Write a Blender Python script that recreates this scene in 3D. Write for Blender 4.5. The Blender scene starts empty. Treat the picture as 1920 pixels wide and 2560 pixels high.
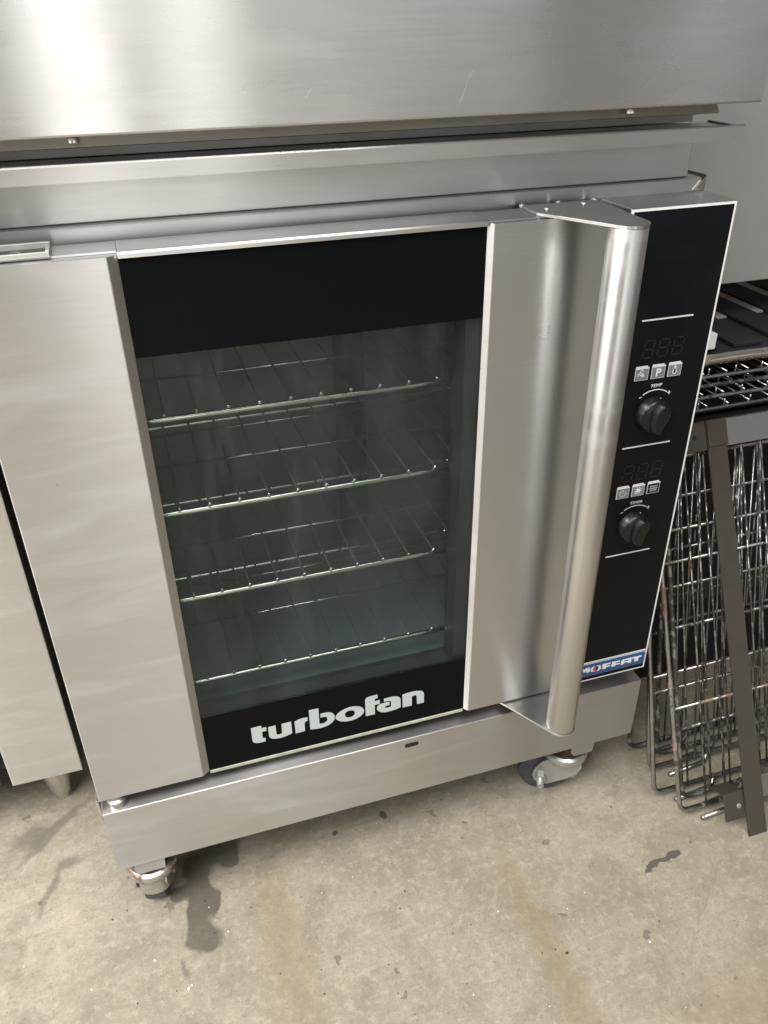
import bpy, bmesh, math, random
from mathutils import Vector, Matrix, geometry
R = math.radians
random.seed(7)
S = bpy.context.scene
C = S.collection

# ------------------------------------------------------------------ camera
cam_d = bpy.data.cameras.new('camera'); cam = bpy.data.objects.new('camera', cam_d); C.objects.link(cam)
cam.location = (0.1352, -0.7215, 0.7918)
cam.rotation_euler = (R(58.5492), R(0.7632), R(-17.5717))
cam_d.sensor_fit = 'VERTICAL'; cam_d.sensor_height = 24.0
cam_d.lens = 24.0 * 2052.41 / 2560.0
cam_d.clip_start = 0.02; cam_d.clip_end = 100
S.camera = cam
S.render.resolution_x = 768; S.render.resolution_y = 1024

# ------------------------------------------------------------------ light of the shed: open doorway and side opening, plus added lamps
W = bpy.data.worlds.new('World'); S.world = W; W.use_nodes = True
bgn = W.node_tree.nodes['Background']
bgn.inputs[0].default_value = (0.93, 0.91, 0.88, 1); bgn.inputs[1].default_value = 0.12

def area(name, loc, sx, sy, power, rot, col=(1, 1, 1)):
    l = bpy.data.lights.new(name, 'AREA'); l.shape = 'RECTANGLE'; l.size = sx; l.size_y = sy
    l.energy = power; l.color = col
    o = bpy.data.objects.new(name, l); C.objects.link(o); o.location = loc; o.rotation_euler = rot
    return o
def doorway(name, x0, x1, z0, z1, y, rad, col):
    return area(name, ((x0 + x1) / 2, y, (z0 + z1) / 2), x1 - x0, z1 - z0, rad * math.pi * (x1 - x0) * (z1 - z0), (R(90), 0, 0), col)
doorway('doorway_light', -0.10, 0.240, -0.05, 2.4, -3.6, 1.9, (1, 0.985, 0.96))
doorway('doorway_light_second_bay', 0.42, 0.80, -0.05, 2.4, -3.6, 1.25, (1, 0.985, 0.94))
for x0, x1 in ((0.92, 2.40), (2.58, 2.72), (2.88, 4.3)): doorway('added_reflection_light', x0, x1, 0.45, 2.3, -3.6, 0.40, (0.95, 1, 0.98))  # unseen panels added for the grey, banded reflection in the upper front panel
area('side_opening_light', (-3.0, -1.3, 1.3), 2.6, 1.9, 2.3 * math.pi * 2.6 * 1.9, (R(90), 0, R(-90)), (1, 0.99, 0.97))
area('added_floor_light', (-2.0, -1.5, 2.8), 2.0, 2.6, 210, (0, 0, 0), (1, 0.99, 0.97))  # added lamp, brightens the floor at left that the handle mirrors
area('added_overhead_light', (0.2, -1.3, 2.9), 2.0, 1.2, 46, (0, 0, 0), (1, 0.985, 0.95))  # added overhead lamp, brightens the floor before the oven

S.view_settings.view_transform = 'Standard'; S.view_settings.look = 'None'
S.view_settings.gamma = 1; S.view_settings.use_curve_mapping = False
S.view_settings.exposure = 0.78
S.render.engine = 'CYCLES'
S.cycles.max_bounces = 6; S.cycles.diffuse_bounces = 3; S.cycles.glossy_bounces = 4; S.cycles.transparent_max_bounces = 12; S.cycles.transmission_bounces = 2
S.cycles.use_adaptive_sampling = True; S.cycles.adaptive_threshold = 0.02

# ------------------------------------------------------------------ materials
def nt(name):
    m = bpy.data.materials.new(name); m.use_nodes = True
    n = m.node_tree.nodes; l = m.node_tree.links
    return m, n, l, n['Principled BSDF']
def coords(n, l, scale=(1, 1, 1), loc=(0, 0, 0), rot=(0, 0, 0)):
    tc = n.new('ShaderNodeTexCoord'); mp = n.new('ShaderNodeMapping')
    mp.inputs['Scale'].default_value = scale; mp.inputs['Location'].default_value = loc; mp.inputs['Rotation'].default_value = rot
    l.new(tc.outputs['Object'], mp.inputs['Vector']); return mp.outputs['Vector']
def noise(n, l, vec, scale, detail=4, rough=0.55, dist=0):
    t = n.new('ShaderNodeTexNoise'); t.inputs['Scale'].default_value = scale; t.inputs['Detail'].default_value = detail
    t.inputs['Roughness'].default_value = rough; t.inputs['Distortion'].default_value = dist
    l.new(vec, t.inputs['Vector']); return t.outputs['Fac']
def ramp(n, l, fac, stops):
    r = n.new('ShaderNodeValToRGB'); e = r.color_ramp.elements
    while len(e) < len(stops): e.new(0.5)
    for q, (p, c) in zip(e, stops):
        q.position = p; q.color = (c, c, c, 1) if isinstance(c, (int, float)) else (*c, 1)
    l.new(fac, r.inputs['Fac']); return r.outputs['Color']
def mixc(n, l, fac, a, b, mode='MIX'):
    m = n.new('ShaderNodeMix'); m.data_type = 'RGBA'; m.blend_type = mode
    for k, v in ((0, fac), (6, a), (7, b)):
        if hasattr(v, 'is_linked'): l.new(v, m.inputs[k])
        elif isinstance(v, (int, float)): m.inputs[k].default_value = v if k == 0 else (v, v, v, 1)
        else: m.inputs[k].default_value = (*v, 1)
    return m.outputs[2]
def mathn(n, l, op, a, b=None, c=None, clamp=False):
    m = n.new('ShaderNodeMath'); m.operation = op; m.use_clamp = clamp
    for k, v in enumerate((a, b, c)):
        if v is None: continue
        if hasattr(v, 'is_linked'): l.new(v, m.inputs[k])
        else: m.inputs[k].default_value = v
    return m.outputs[0]
def bump(n, l, h, strength, dist=0.001):
    b = n.new('ShaderNodeBump'); b.inputs['Strength'].default_value = strength; b.inputs['Distance'].default_value = dist
    l.new(h, b.inputs['Height']); return b.outputs['Normal']

def steel(name, base=(0.60, 0.597, 0.588), rough=0.27, aniso=0.85, grain='X', smudge=0.10, seed=0.0, spots=0.4, wave=0.025):
    """brushed stainless sheet: grain lines along X or Z, smudges, a few specks"""
    m, n, l, p = nt(name)
    p.inputs['Metallic'].default_value = 1
    fine = (14, 14, 420) if grain == 'X' else (420, 420, 14)
    g1 = noise(n, l, coords(n, l, fine, (seed, seed, seed)), 1.0, 2, 0.6)
    sm = noise(n, l, coords(n, l, (1, 1, 0.5), (seed, 3 + seed, 1)), 7, 2, 0.5)
    col = mixc(n, l, ramp(n, l, g1, [(0.3, 0.0), (0.7, 1.0)]), tuple(c * 0.965 for c in base), tuple(min(1, c * 1.03) for c in base))
    smf = ramp(n, l, sm, [(0.30, 0.0), (0.80, 1.0)])
    col = mixc(n, l, smf, col, tuple(c * (1 - 1.3 * smudge) for c in base))
    if spots:
        v = n.new('ShaderNodeTexVoronoi'); v.inputs['Scale'].default_value = 21; v.inputs['Randomness'].default_value = 1
        l.new(coords(n, l, (1, 1, 1), (seed, 1.3, 0.4)), v.inputs['Vector'])
        sep = n.new('ShaderNodeSeparateColor'); l.new(v.outputs['Color'], sep.inputs[0])
        spot = mathn(n, l, 'MULTIPLY', ramp(n, l, v.outputs['Distance'], [(0.016, 1.0), (0.032, 0.0)]), ramp(n, l, sep.outputs[0], [(0.80, 0.0), (0.81, 1.0)]))
        col = mixc(n, l, mathn(n, l, 'MULTIPLY', spot, spots), col, (0.10, 0.085, 0.07))
    l.new(col, p.inputs['Base Color'])
    rr = mathn(n, l, 'ADD', mathn(n, l, 'MULTIPLY', smf, smudge), mathn(n, l, 'ADD', mathn(n, l, 'MULTIPLY', g1, 0.012), rough - 0.006))
    wipe = noise(n, l, coords(n, l, (5, 5, 26), (seed, 8, 2), (0, R(38), 0)), 1.0, 3, 0.6, 0.8)
    rr = mathn(n, l, 'ADD', rr, mathn(n, l, 'MULTIPLY', ramp(n, l, wipe, [(0.48, 0.0), (0.78, 1.0)]), smudge * 0.8))
    l.new(rr, p.inputs['Roughness'])
    p.inputs['Anisotropic'].default_value = aniso
    if wave:
        wv = noise(n, l, coords(n, l, (1, 1, 0.4), (seed + 2, 0, 5)), 6.0, 1, 0.4)
        l.new(bump(n, l, wv, 0.35, 0.006 * wave), p.inputs['Normal'])
    if grain == 'Z': p.inputs['Anisotropic Rotation'].default_value = 0.25
    t = n.new('ShaderNodeTangent'); t.direction_type = 'UV_MAP'; t.uv_map = 'UVMap'
    l.new(t.outputs[0], p.inputs['Tangent'])
    return m

def plain(name, col, rough=0.5, metal=0.0, var=0.0, nscale=40, bumps=0.0, spec=0.5, coat=0.0):
    m, n, l, p = nt(name)
    p.inputs['Roughness'].default_value = rough; p.inputs['Metallic'].default_value = metal
    p.inputs['Specular IOR Level'].default_value = spec; p.inputs['Coat Weight'].default_value = coat
    if var:
        f = noise(n, l, coords(n, l), nscale, 5)
        l.new(mixc(n, l, ramp(n, l, f, [(0.3, 0.0), (0.7, 1.0)]), tuple(c * (1 - var) for c in col), tuple(min(1, c * (1 + var)) for c in col)), p.inputs['Base Color'])
        l.new(mathn(n, l, 'ADD', mathn(n, l, 'MULTIPLY', f, 0.2), rough - 0.1), p.inputs['Roughness'])
        if bumps: l.new(bump(n, l, f, bumps), p.inputs['Normal'])
    else: p.inputs['Base Color'].default_value = (*col, 1)
    return m

def worn_wire(name, seed, rust=0.5, dark=0.5):
    m, n, l, p = nt(name)
    a = noise(n, l, coords(n, l, (1, 1, 1), (seed, 0, 0)), 46, 5, 0.65)
    b = noise(n, l, coords(n, l, (1, 1, 1), (0, seed, 3)), 17, 4, 0.6)
    bk = ramp(n, l, a, [(dark - 0.06, 1.0), (dark + 0.05, 0.0)])
    rs = ramp(n, l, b, [(rust, 0.0), (rust + 0.07, 1.0)])
    col = mixc(n, l, bk, (0.36, 0.35, 0.335), (0.03, 0.025, 0.019))
    col = mixc(n, l, mathn(n, l, 'MULTIPLY', rs, 0.85), col, (0.13, 0.055, 0.022))
    l.new(col, p.inputs['Base Color'])
    mt = mathn(n, l, 'SUBTRACT', 1.0, mathn(n, l, 'MAXIMUM', bk, rs), clamp=True)
    l.new(mt, p.inputs['Metallic'])
    l.new(mathn(n, l, 'SUBTRACT', 0.62, mathn(n, l, 'MULTIPLY', mt, 0.34)), p.inputs['Roughness'])
    l.new(bump(n, l, a, 0.5, 0.0008), p.inputs['Normal'])
    return m

def grimy(name, clean=(0.30, 0.28, 0.25), dirt=(0.06, 0.05, 0.035), lo=0.42, hi=0.62, scale=14, rough=0.42, metal=0.8):
    m, n, l, p = nt(name)
    a = noise(n, l, coords(n, l), scale, 6, 0.62, 0.5)
    f = ramp(n, l, a, [(lo, 0.0), (hi, 1.0)])
    l.new(mixc(n, l, f, clean, dirt), p.inputs['Base Color'])
    l.new(mathn(n, l, 'SUBTRACT', metal, mathn(n, l, 'MULTIPLY', f, metal * 0.8)), p.inputs['Metallic'])
    l.new(mathn(n, l, 'ADD', mathn(n, l, 'MULTIPLY', f, 0.25), rough), p.inputs['Roughness'])
    l.new(bump(n, l, a, 0.15, 0.001), p.inputs['Normal'])
    return m

def window_glass(name, tint, gloss_rough=0.02):
    m, n, l, p = nt(name); n.remove(p)
    out = n['Material Output']
    tr = n.new('ShaderNodeBsdfTransparent'); gl = n.new('ShaderNodeBsdfGlossy'); mx = n.new('ShaderNodeMixShader')
    fc = n.new('ShaderNodeLayerWeight'); fc.inputs['Blend'].default_value = 0.5
    sch = mathn(n, l, 'ADD', mathn(n, l, 'MULTIPLY', mathn(n, l, 'POWER', fc.outputs['Facing'], 5.0), 0.5), 0.012)
    f = noise(n, l, coords(n, l, (1, 1, 0.35)), 13, 5, 0.6, 0.8)
    f2 = noise(n, l, coords(n, l, (1, 1, 0.2), (1, 0, 0), (0, R(12), 0)), 60, 4, 0.6)
    gl.inputs['Color'].default_value = (0.9, 0.95, 0.93, 1)
    gl.inputs['Roughness'].default_value = gloss_rough
    l.new(mixc(n, l, f, tint, tuple(c * 0.82 for c in tint)), tr.inputs['Color'])
    l.new(sch, mx.inputs[0]); l.new(tr.outputs[0], mx.inputs[1]); l.new(gl.outputs[0], mx.inputs[2])
    # greasy film wiped in streaks, plus an even teal haze painting in the room's reflection
    df = n.new('ShaderNodeBsdfDiffuse'); df.inputs['Color'].default_value = (0.40, 0.48, 0.50, 1)
    m2 = n.new('ShaderNodeMixShader')
    film = mathn(n, l, 'MULTIPLY', mathn(n, l, 'ADD', ramp(n, l, f, [(0.4, 0.0), (0.75, 1.0)]), ramp(n, l, f2, [(0.55, 0.0), (0.8, 1.0)])), 0.018)
    film = mathn(n, l, 'ADD', film, 0.004)
    l.new(film, m2.inputs[0]); l.new(mx.outputs[0], m2.inputs[1]); l.new(df.outputs[0], m2.inputs[2])
    l.new(m2.outputs[0], out.inputs['Surface'])
    return m

def concrete():
    m, n, l, p = nt('concrete_floor')
    v = coords(n, l)
    big = noise(n, l, v, 3.0, 4, 0.6, 0.3); mid = noise(n, l, v, 15, 5, 0.66, 0.5); fin = noise(n, l, v, 95, 6, 0.75); grit = noise(n, l, v, 330, 2, 0.7)
    trowel = noise(n, l, coords(n, l, (14, 130, 1), (0, 0, 0), (0, 0, R(-16))), 1.0, 5, 0.68, 0.3)
    col = mixc(n, l, ramp(n, l, big, [(0.3, 0.0), (0.7, 1.0)]), (0.228, 0.198, 0.147), (0.286, 0.254, 0.196))
    col = mixc(n, l, ramp(n, l, mid, [(0.34, 0.0), (0.62, 1.0)]), mixc(n, l, 0.62, col, (0.150, 0.128, 0.092)), col)
    col = mixc(n, l, mathn(n, l, 'MULTIPLY', ramp(n, l, trowel, [(0.50, 0.0), (0.75, 1.0)]), 0.40), col, (0.15, 0.13, 0.10))
    col = mixc(n, l, mathn(n, l, 'MULTIPLY', ramp(n, l, fin, [(0.50, 0.0), (0.66, 1.0)]), 0.42), col, (0.40, 0.355, 0.275))
    spk = noise(n, l, coords(n, l, (1, 1, 1), (7, 3, 0)), 150, 4, 0.7)
    col = mixc(n, l, mathn(n, l, 'MULTIPLY', ramp(n, l, spk, [(0.57, 0.0), (0.67, 1.0)]), 0.42), col, (0.115, 0.098, 0.074))
    col = mixc(n, l, mathn(n, l, 'MULTIPLY', ramp(n, l, grit, [(0.28, 1.0), (0.46, 0.0)]), 0.40), col, (0.115, 0.098, 0.074))
    # dark pock marks and scuffs
    vo = n.new('ShaderNodeTexVoronoi'); vo.inputs['Scale'].default_value = 30
    wv = n.new('ShaderNodeVectorMath'); wv.operation = 'MULTIPLY_ADD'
    wt = n.new('ShaderNodeTexNoise'); wt.inputs['Scale'].default_value = 60; wt.inputs['Detail'].default_value = 3; l.new(v, wt.inputs['Vector'])
    l.new(wt.outputs['Color'], wv.inputs[0]); wv.inputs[1].default_value = (0.03, 0.03, 0.0); l.new(v, wv.inputs[2])
    l.new(wv.outputs[0], vo.inputs['Vector'])
    sep = n.new('ShaderNodeSeparateColor'); l.new(vo.outputs['Color'], sep.inputs[0])
    size = mathn(n, l, 'MULTIPLY', sep.outputs[1], 0.22)
    pk = mathn(n, l, 'MULTIPLY', mathn(n, l, 'LESS_THAN', vo.outputs['Distance'], size), mathn(n, l, 'GREATER_THAN', sep.outputs[0], 0.62))
    col = mixc(n, l, mathn(n, l, 'MULTIPLY', pk, 0.62), col, (0.085, 0.072, 0.055))
    # stains that lie on the slab: soft lobes that run together, their edges broken up by noise
    warp = n.new('ShaderNodeTexNoise'); warp.inputs['Scale'].default_value = 30; warp.inputs['Detail'].default_value = 5; warp.inputs['Roughness'].default_value = 0.6
    l.new(v, warp.inputs['Vector'])
    wa = n.new('ShaderNodeVectorMath'); wa.operation = 'MULTIPLY_ADD'; l.new(warp.outputs['Color'], wa.inputs[0]); wa.inputs[1].default_value = (0.03, 0.03, 0); l.new(v, wa.inputs[2])
    def lobe(cx, cy, rx, ry, ang=0):
        mp = n.new('ShaderNodeMapping'); mp.vector_type = 'TEXTURE'
        mp.inputs['Location'].default_value = (cx + 0.015, cy + 0.015, 0); mp.inputs['Rotation'].default_value = (0, 0, R(ang)); mp.inputs['Scale'].default_value = (rx, ry, 1000)
        l.new(wa.outputs[0], mp.inputs['Vector'])
        d = n.new('ShaderNodeVectorMath'); d.operation = 'DOT_PRODUCT'; l.new(mp.outputs[0], d.inputs[0]); l.new(mp.outputs[0], d.inputs[1])
        return mathn(n, l, 'EXPONENT', mathn(n, l, 'MULTIPLY', d.outputs['Value'], -0.693))      # 0.5 on the ellipse
    def blot(lobes, lo, hi):
        s = lobe(*lobes[0])
        for q in lobes[1:]: s = mathn(n, l, 'ADD', s, lobe(*q))
        return ramp(n, l, s, [(lo, 0.0), (hi, 1.0)])
    def lay(col, mask, amount, c): return mixc(n, l, mathn(n, l, 'MULTIPLY', mask, amount), col, c)
    col = lay(col, blot([(0.512, -0.19, 0.016, 0.13), (0.80, -0.36, 0.15, 0.05, -12), (0.186, -0.09, 0.025, 0.10)], 0.05, 0.95), 0.55, (0.175, 0.128, 0.068))
    col = lay(col, blot([(-0.106, 0.195, 0.070, 0.006, 45), (-0.137, 0.194, 0.030, 0.018, 30), (-0.082, 0.132, 0.014, 0.010, 10), (-0.113, 0.090, 0.036, 0.005, 68), (0.058, -0.080, 0.004, 0.014)], 0.25, 0.8), 0.60, (0.085, 0.072, 0.057))
    oilraw = blot([(0.0875, -0.046, 0.0235, 0.0185, -15), (0.080, -0.008, 0.0085, 0.026, -4), (0.1085, 0.004, 0.0085, 0.020, -25), (0.095, 0.020, 0.010, 0.014),
                (0.088, 0.048, 0.017, 0.030), (0.056, 0.030, 0.012, 0.011), (0.133, 0.066, 0.011, 0.018), (0.10, 0.095, 0.055, 0.024)], 0.40, 0.66)
    oil = mathn(n, l, 'MULTIPLY', oilraw, mathn(n, l, 'ADD', 0.72, mathn(n, l, 'MULTIPLY', mid, 0.5)), clamp=True)
    col = lay(col, oil, 0.82, (0.060, 0.052, 0.040))
    col = lay(col, blot([(0.709, -0.135, 0.020, 0.0045, 15), (0.725, -0.131, 0.014, 0.003, 5), (0.748, -0.126, 0.0095, 0.0035), (0.292, 0.058, 0.005, 0.0055), (0.366, 0.066, 0.005, 0.009)], 0.42, 0.6), 0.85, (0.050, 0.044, 0.038))
    col = lay(col, blot([(0.75, -0.20, 0.0010, 0.12, -51)], 0.3, 0.9), 0.40, (0.14, 0.11, 0.07))
    l.new(col, p.inputs['Base Color'])
    rg = mathn(n, l, 'SUBTRACT', mathn(n, l, 'ADD', 0.55, mathn(n, l, 'MULTIPLY', fin, 0.25)), mathn(n, l, 'MULTIPLY', oil, 0.16))
    l.new(rg, p.inputs['Roughness']); p.inputs['Specular IOR Level'].default_value = 0.35
    h = mathn(n, l, 'ADD', fin, mathn(n, l, 'MULTIPLY', grit, 0.4))
    l.new(bump(n, l, h, 0.35, 0.002), p.inputs['Normal'])
    return m

M = {}
M['steel'] = steel('brushed_steel')
M['steel_door'] = steel('brushed_steel_door', base=(0.60, 0.597, 0.592), rough=0.27, aniso=0.95, seed=2.1, smudge=0.12)
M['steel_upper'] = steel('brushed_steel_upper', rough=0.23, aniso=0.97, seed=4.4, smudge=0.08, wave=0.14)
M['steel_beam'] = steel('brushed_steel_beam', base=(0.575, 0.570, 0.562), rough=0.30, aniso=0.92, seed=6.7, smudge=0.14)
M['steel_old'] = steel('dulled_steel', base=(0.55, 0.545, 0.51), rough=0.42, aniso=0.5, seed=9.2, smudge=0.25)
M['steel_left'] = steel('brushed_steel_neighbour', base=(0.64, 0.635, 0.625), rough=0.30, aniso=0.9, seed=11.0)
M['handle'] = steel('handle_steel', base=(0.63, 0.615, 0.60), rough=0.25, aniso=0.25, grain='Z', seed=1.2, smudge=0.16)
M['bright'] = plain('bright_steel', (0.70, 0.69, 0.66), 0.22, 1.0, 0.06, 60)
M['apron'] = plain('galvanised_sheet', (0.40, 0.41, 0.40), 0.48, 0.35, 0.12, 5)
M['black_glass'] = plain('black_printed_glass', (0.003, 0.0038, 0.0042), 0.07, 0, spec=0.07)
M['window'] = window_glass('tinted_window_glass', (0.950, 0.972, 0.968))
M['panel_black'] = plain('black_control_film', (0.0050, 0.0058, 0.0066), 0.34, 0, 0.15, 30, spec=0.10)
M['knob'] = plain('black_knob_plastic', (0.005, 0.005, 0.005), 0.28, 0, 0.1, 80, spec=0.40)
M['white'] = plain('white_print', (0.60, 0.62, 0.62), 0.5)
M['logo'] = plain('pale_grey_print', (0.38, 0.42, 0.415), 0.5)
M['icon'] = plain('grey_print', (0.15, 0.17, 0.19), 0.5)
M['segment'] = plain('unlit_segment', (0.0125, 0.0095, 0.0085), 0.45)
M['blue'] = plain('blue_badge', (0.018, 0.060, 0.20), 0.35, 0, 0.08, 90)
M['badge_edge'] = plain('badge_silver', (0.42, 0.44, 0.43), 0.4)
M['border'] = plain('pale_border_print', (0.62, 0.63, 0.62), 0.4)
M['scratch'] = plain('scratched_steel', (0.64, 0.635, 0.62), 0.38, 1.0)
M['red'] = plain('red_print', (0.62, 0.03, 0.05), 0.45)
M['navy'] = plain('navy_print', (0.02, 0.02, 0.08), 0.45)
M['seal'] = plain('grey_green_seal', (0.34, 0.35, 0.27), 0.55, 0, 0.2, 90)
M['frame_dark'] = plain('dark_door_frame', (0.016, 0.018, 0.018), 0.45, 0.0, 0.2, 20)
M['cavity'] = plain('oven_liner', (0.115, 0.148, 0.150), 0.45, 0.15, 0.2, 7)
M['reflection_dark'] = plain('reflection_band_dark', (0.008, 0.009, 0.009), 0.7)  # dark tone of the band mirrored in the door glass
M['chrome'] = plain('chrome_wire', (0.86, 0.84, 0.76), 0.15, 1.0, 0.08, 50)
M['rack_wire'] = plain('greasy_rack_wire', (0.085, 0.10, 0.098), 0.45, 0.3, 0.2, 60)
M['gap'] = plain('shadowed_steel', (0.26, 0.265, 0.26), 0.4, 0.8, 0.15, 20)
M['zinc'] = grimy('zinc_plate', (0.44, 0.46, 0.45), (0.20, 0.195, 0.165), 0.46, 0.72, 30, 0.30, 0.9)
M['zinc_rusty'] = grimy('zinc_plate_rusty', (0.52, 0.525, 0.50), (0.13, 0.070, 0.035), 0.46, 0.64, 42, 0.30, 0.9)
M['rust'] = grimy('rusty_stem', (0.16, 0.08, 0.045), (0.03, 0.018, 0.012), 0.4, 0.6, 60, 0.6, 0.2)
M['rubber'] = plain('dark_grey_rubber', (0.036, 0.040, 0.046), 0.5, 0, 0.35, 60)
M['wireA'] = worn_wire('worn_wire_burnt', 1.0, 0.62, 0.56)
M['wireB'] = worn_wire('worn_wire_pale', 5.0, 0.60, 0.40)
M['wireC'] = worn_wire('worn_wire_rusty', 9.0, 0.53, 0.42)
M['grime'] = grimy('greasy_frame_steel', (0.078, 0.069, 0.055), (0.034, 0.027, 0.019), 0.42, 0.7, 9, 0.45, 0.6)
M['grime_pale'] = grimy('greasy_frame_rail', (0.27, 0.27, 0.26), (0.15, 0.10, 0.055), 0.50, 0.56, 11, 0.36, 0.85)
M['deck'] = grimy('black_deck', (0.018, 0.019, 0.019), (0.007, 0.006, 0.006), 0.4, 0.65, 8, 0.5, 0.0)
M['slat'] = grimy('worn_slat', (0.40, 0.39, 0.35), (0.30, 0.20, 0.11), 0.48, 0.62, 12, 0.45, 0.4)
M['void'] = plain('shade_black', (0.006, 0.006, 0.006), 0.8)  # shade in gaps, slots and holes put in as plain black
M['rail_old'] = grimy('old_tube_rail', (0.52, 0.50, 0.45), (0.23, 0.17, 0.11), 0.52, 0.70, 26, 0.26, 0.95)
M['carton'] = plain('white_enamel', (0.74, 0.77, 0.76), 0.45, 0, 0.05, 30)
M['floor'] = concrete()
M['chip_white'] = plain('white_chip', (0.75, 0.73, 0.68), 0.6)
M['chip_dark'] = plain('dark_crumb', (0.035, 0.028, 0.022), 0.7)

# ------------------------------------------------------------------ mesh helpers
def finish(name, bm, mat, parent=None, smooth=False, loc=None):
    me = bpy.data.meshes.new(name)
    bmesh.ops.recalc_face_normals(bm, faces=bm.faces[:])
    bm.to_mesh(me); bm.free()
    return link(name, me, mat, parent, smooth, loc)
def link(name, me, mat, parent=None, smooth=False, loc=None):
    if not me.uv_layers:
        uv = me.uv_layers.new(name='UVMap').data
        for p in me.polygons:
            a = [abs(v) for v in p.normal]
            for li in p.loop_indices:
                co = me.vertices[me.loops[li].vertex_index].co
                if a[1] >= a[0] and a[1] >= a[2]: uv[li].uv = (co.z, co.x)
                elif a[2] >= a[0]: uv[li].uv = (co.y, co.x)
                else: uv[li].uv = (co.z, co.y)
    if smooth:
        for p in me.polygons: p.use_smooth = True
    if mat is not None and not me.materials: me.materials.append(mat)
    o = bpy.data.objects.new(name, me); C.objects.link(o)
    if parent is not None:
        o.parent = parent
        # vertices are in place coordinates: undo the thing's own offset on the first level
        if parent.type == 'EMPTY' and not parent.get('_local'): o.location = [-v for v in parent.location]
    if loc is not None: o.location = Vector(o.location) + Vector(loc)
    return o
def thing(name, label, cat, loc, group=None, local=False, rot=None):
    o = bpy.data.objects.new(name, None); C.objects.link(o); o.location = loc; o.empty_display_size = 0.02
    o['label'] = label; o['category'] = cat
    if group: o['group'] = group
    if local: o['_local'] = 1
    if rot: o.rotation_euler = rot
    return o
def tag(o, label, cat, group=None):
    o['label'] = label; o['category'] = cat
    if group: o['group'] = group
    return o
def addbox(bm, x0, x1, y0, y1, z0, z1, bevel=0.0, seg=2):
    r = bmesh.ops.create_cube(bm, size=1)
    vs = r['verts']
    for v in vs:
        v.co = Vector((x0 + (v.co.x + .5) * (x1 - x0), y0 + (v.co.y + .5) * (y1 - y0), z0 + (v.co.z + .5) * (z1 - z0)))
    if bevel:
        es = {e for v in vs for e in v.link_edges}
        bmesh.ops.bevel(bm, geom=list(es), offset=bevel, segments=seg, affect='EDGES', profile=0.5)
def box(name, x0, x1, y0, y1, z0, z1, mat, parent=None, bevel=0.0008, seg=2, loc=None):
    bm = bmesh.new(); addbox(bm, x0, x1, y0, y1, z0, z1, bevel, seg)
    return finish(name, bm, mat, parent, loc=loc)
def addprism(bm, pts, axis, a, b):
    """closed outline of 2D points, extruded along axis from a to b (x: (y,z), y: (x,z), z: (x,y))"""
    f = {'x': lambda p, t: (t, p[0], p[1]), 'y': lambda p, t: (p[0], t, p[1]), 'z': lambda p, t: (p[0], p[1], t)}[axis]
    A = [bm.verts.new(f(p, a)) for p in pts]; B = [bm.verts.new(f(p, b)) for p in pts]
    n = len(pts)
    bm.faces.new(A); bm.faces.new(B[::-1])
    for i in range(n): bm.faces.new((A[i], B[i], B[(i + 1) % n], A[(i + 1) % n]))
def prism(name, pts, axis, a, b, mat, parent=None, smooth=False, loc=None):
    bm = bmesh.new(); addprism(bm, pts, axis, a, b)
    return finish(name, bm, mat, parent, smooth, loc)
def addlathe(bm, prof, c, axis='z', n=32):
    """prof: (radius, height) pairs from bottom to top about an axis through c; capped"""
    ax = {'x': lambda r, h, t: (h, r * math.cos(t), r * math.sin(t)), 'y': lambda r, h, t: (r * math.cos(t), h, r * math.sin(t)), 'z': lambda r, h, t: (r * math.cos(t), r * math.sin(t), h)}[axis]
    rings = []
    for r, h in prof:
        rings.append([bm.verts.new(Vector(c) + Vector(ax(r, h, 2 * math.pi * k / n))) for k in range(n)])
    for a, b in zip(rings, rings[1:]):
        for k in range(n): bm.faces.new((a[k], a[(k + 1) % n], b[(k + 1) % n], b[k]))
    bm.faces.new(rings[0][::-1]); bm.faces.new(rings[-1])
def lathe(name, prof, c, mat, parent=None, axis='z', n=32, smooth=True, loc=None):
    bm = bmesh.new(); addlathe(bm, prof, c, axis, n)
    o = finish(name, bm, mat, parent, False, loc)
    if smooth:
        for p in o.data.polygons: p.use_smooth = len(p.vertices) == 4
        o.data.set_sharp_from_angle(angle=R(40))
    return o
def addtube(bm, path, r, n=8, closed=False):
    P = [Vector(p) for p in path]; m = len(P); rings = []
    up = Vector((0, 1, 0.013))
    for i in range(m):
        a = P[(i - 1) % m] if (closed or i > 0) else P[i]; b = P[(i + 1) % m] if (closed or i < m - 1) else P[i]
        t = (b - a).normalized()
        u = up - t * up.dot(t)
        if u.length < 0.05: u = Vector((1, 0, 0)) - t * t.x
        u.normalize(); w = t.cross(u)
        rings.append([bm.verts.new(P[i] + (u * math.cos(2 * math.pi * k / n) + w * math.sin(2 * math.pi * k / n)) * r) for k in range(n)])
    rng = range(m) if closed else range(m - 1)
    for i in rng:
        a, b = rings[i], rings[(i + 1) % m]
        for k in range(n): bm.faces.new((a[k], a[(k + 1) % n], b[(k + 1) % n], b[k]))
    if not closed: bm.faces.new(rings[0][::-1]); bm.faces.new(rings[-1])
def tube(name, path, r, mat, parent=None, n=8, closed=False, loc=None):
    bm = bmesh.new(); addtube(bm, path, r, n, closed)
    return finish(name, bm, mat, parent, True, loc)
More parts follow.
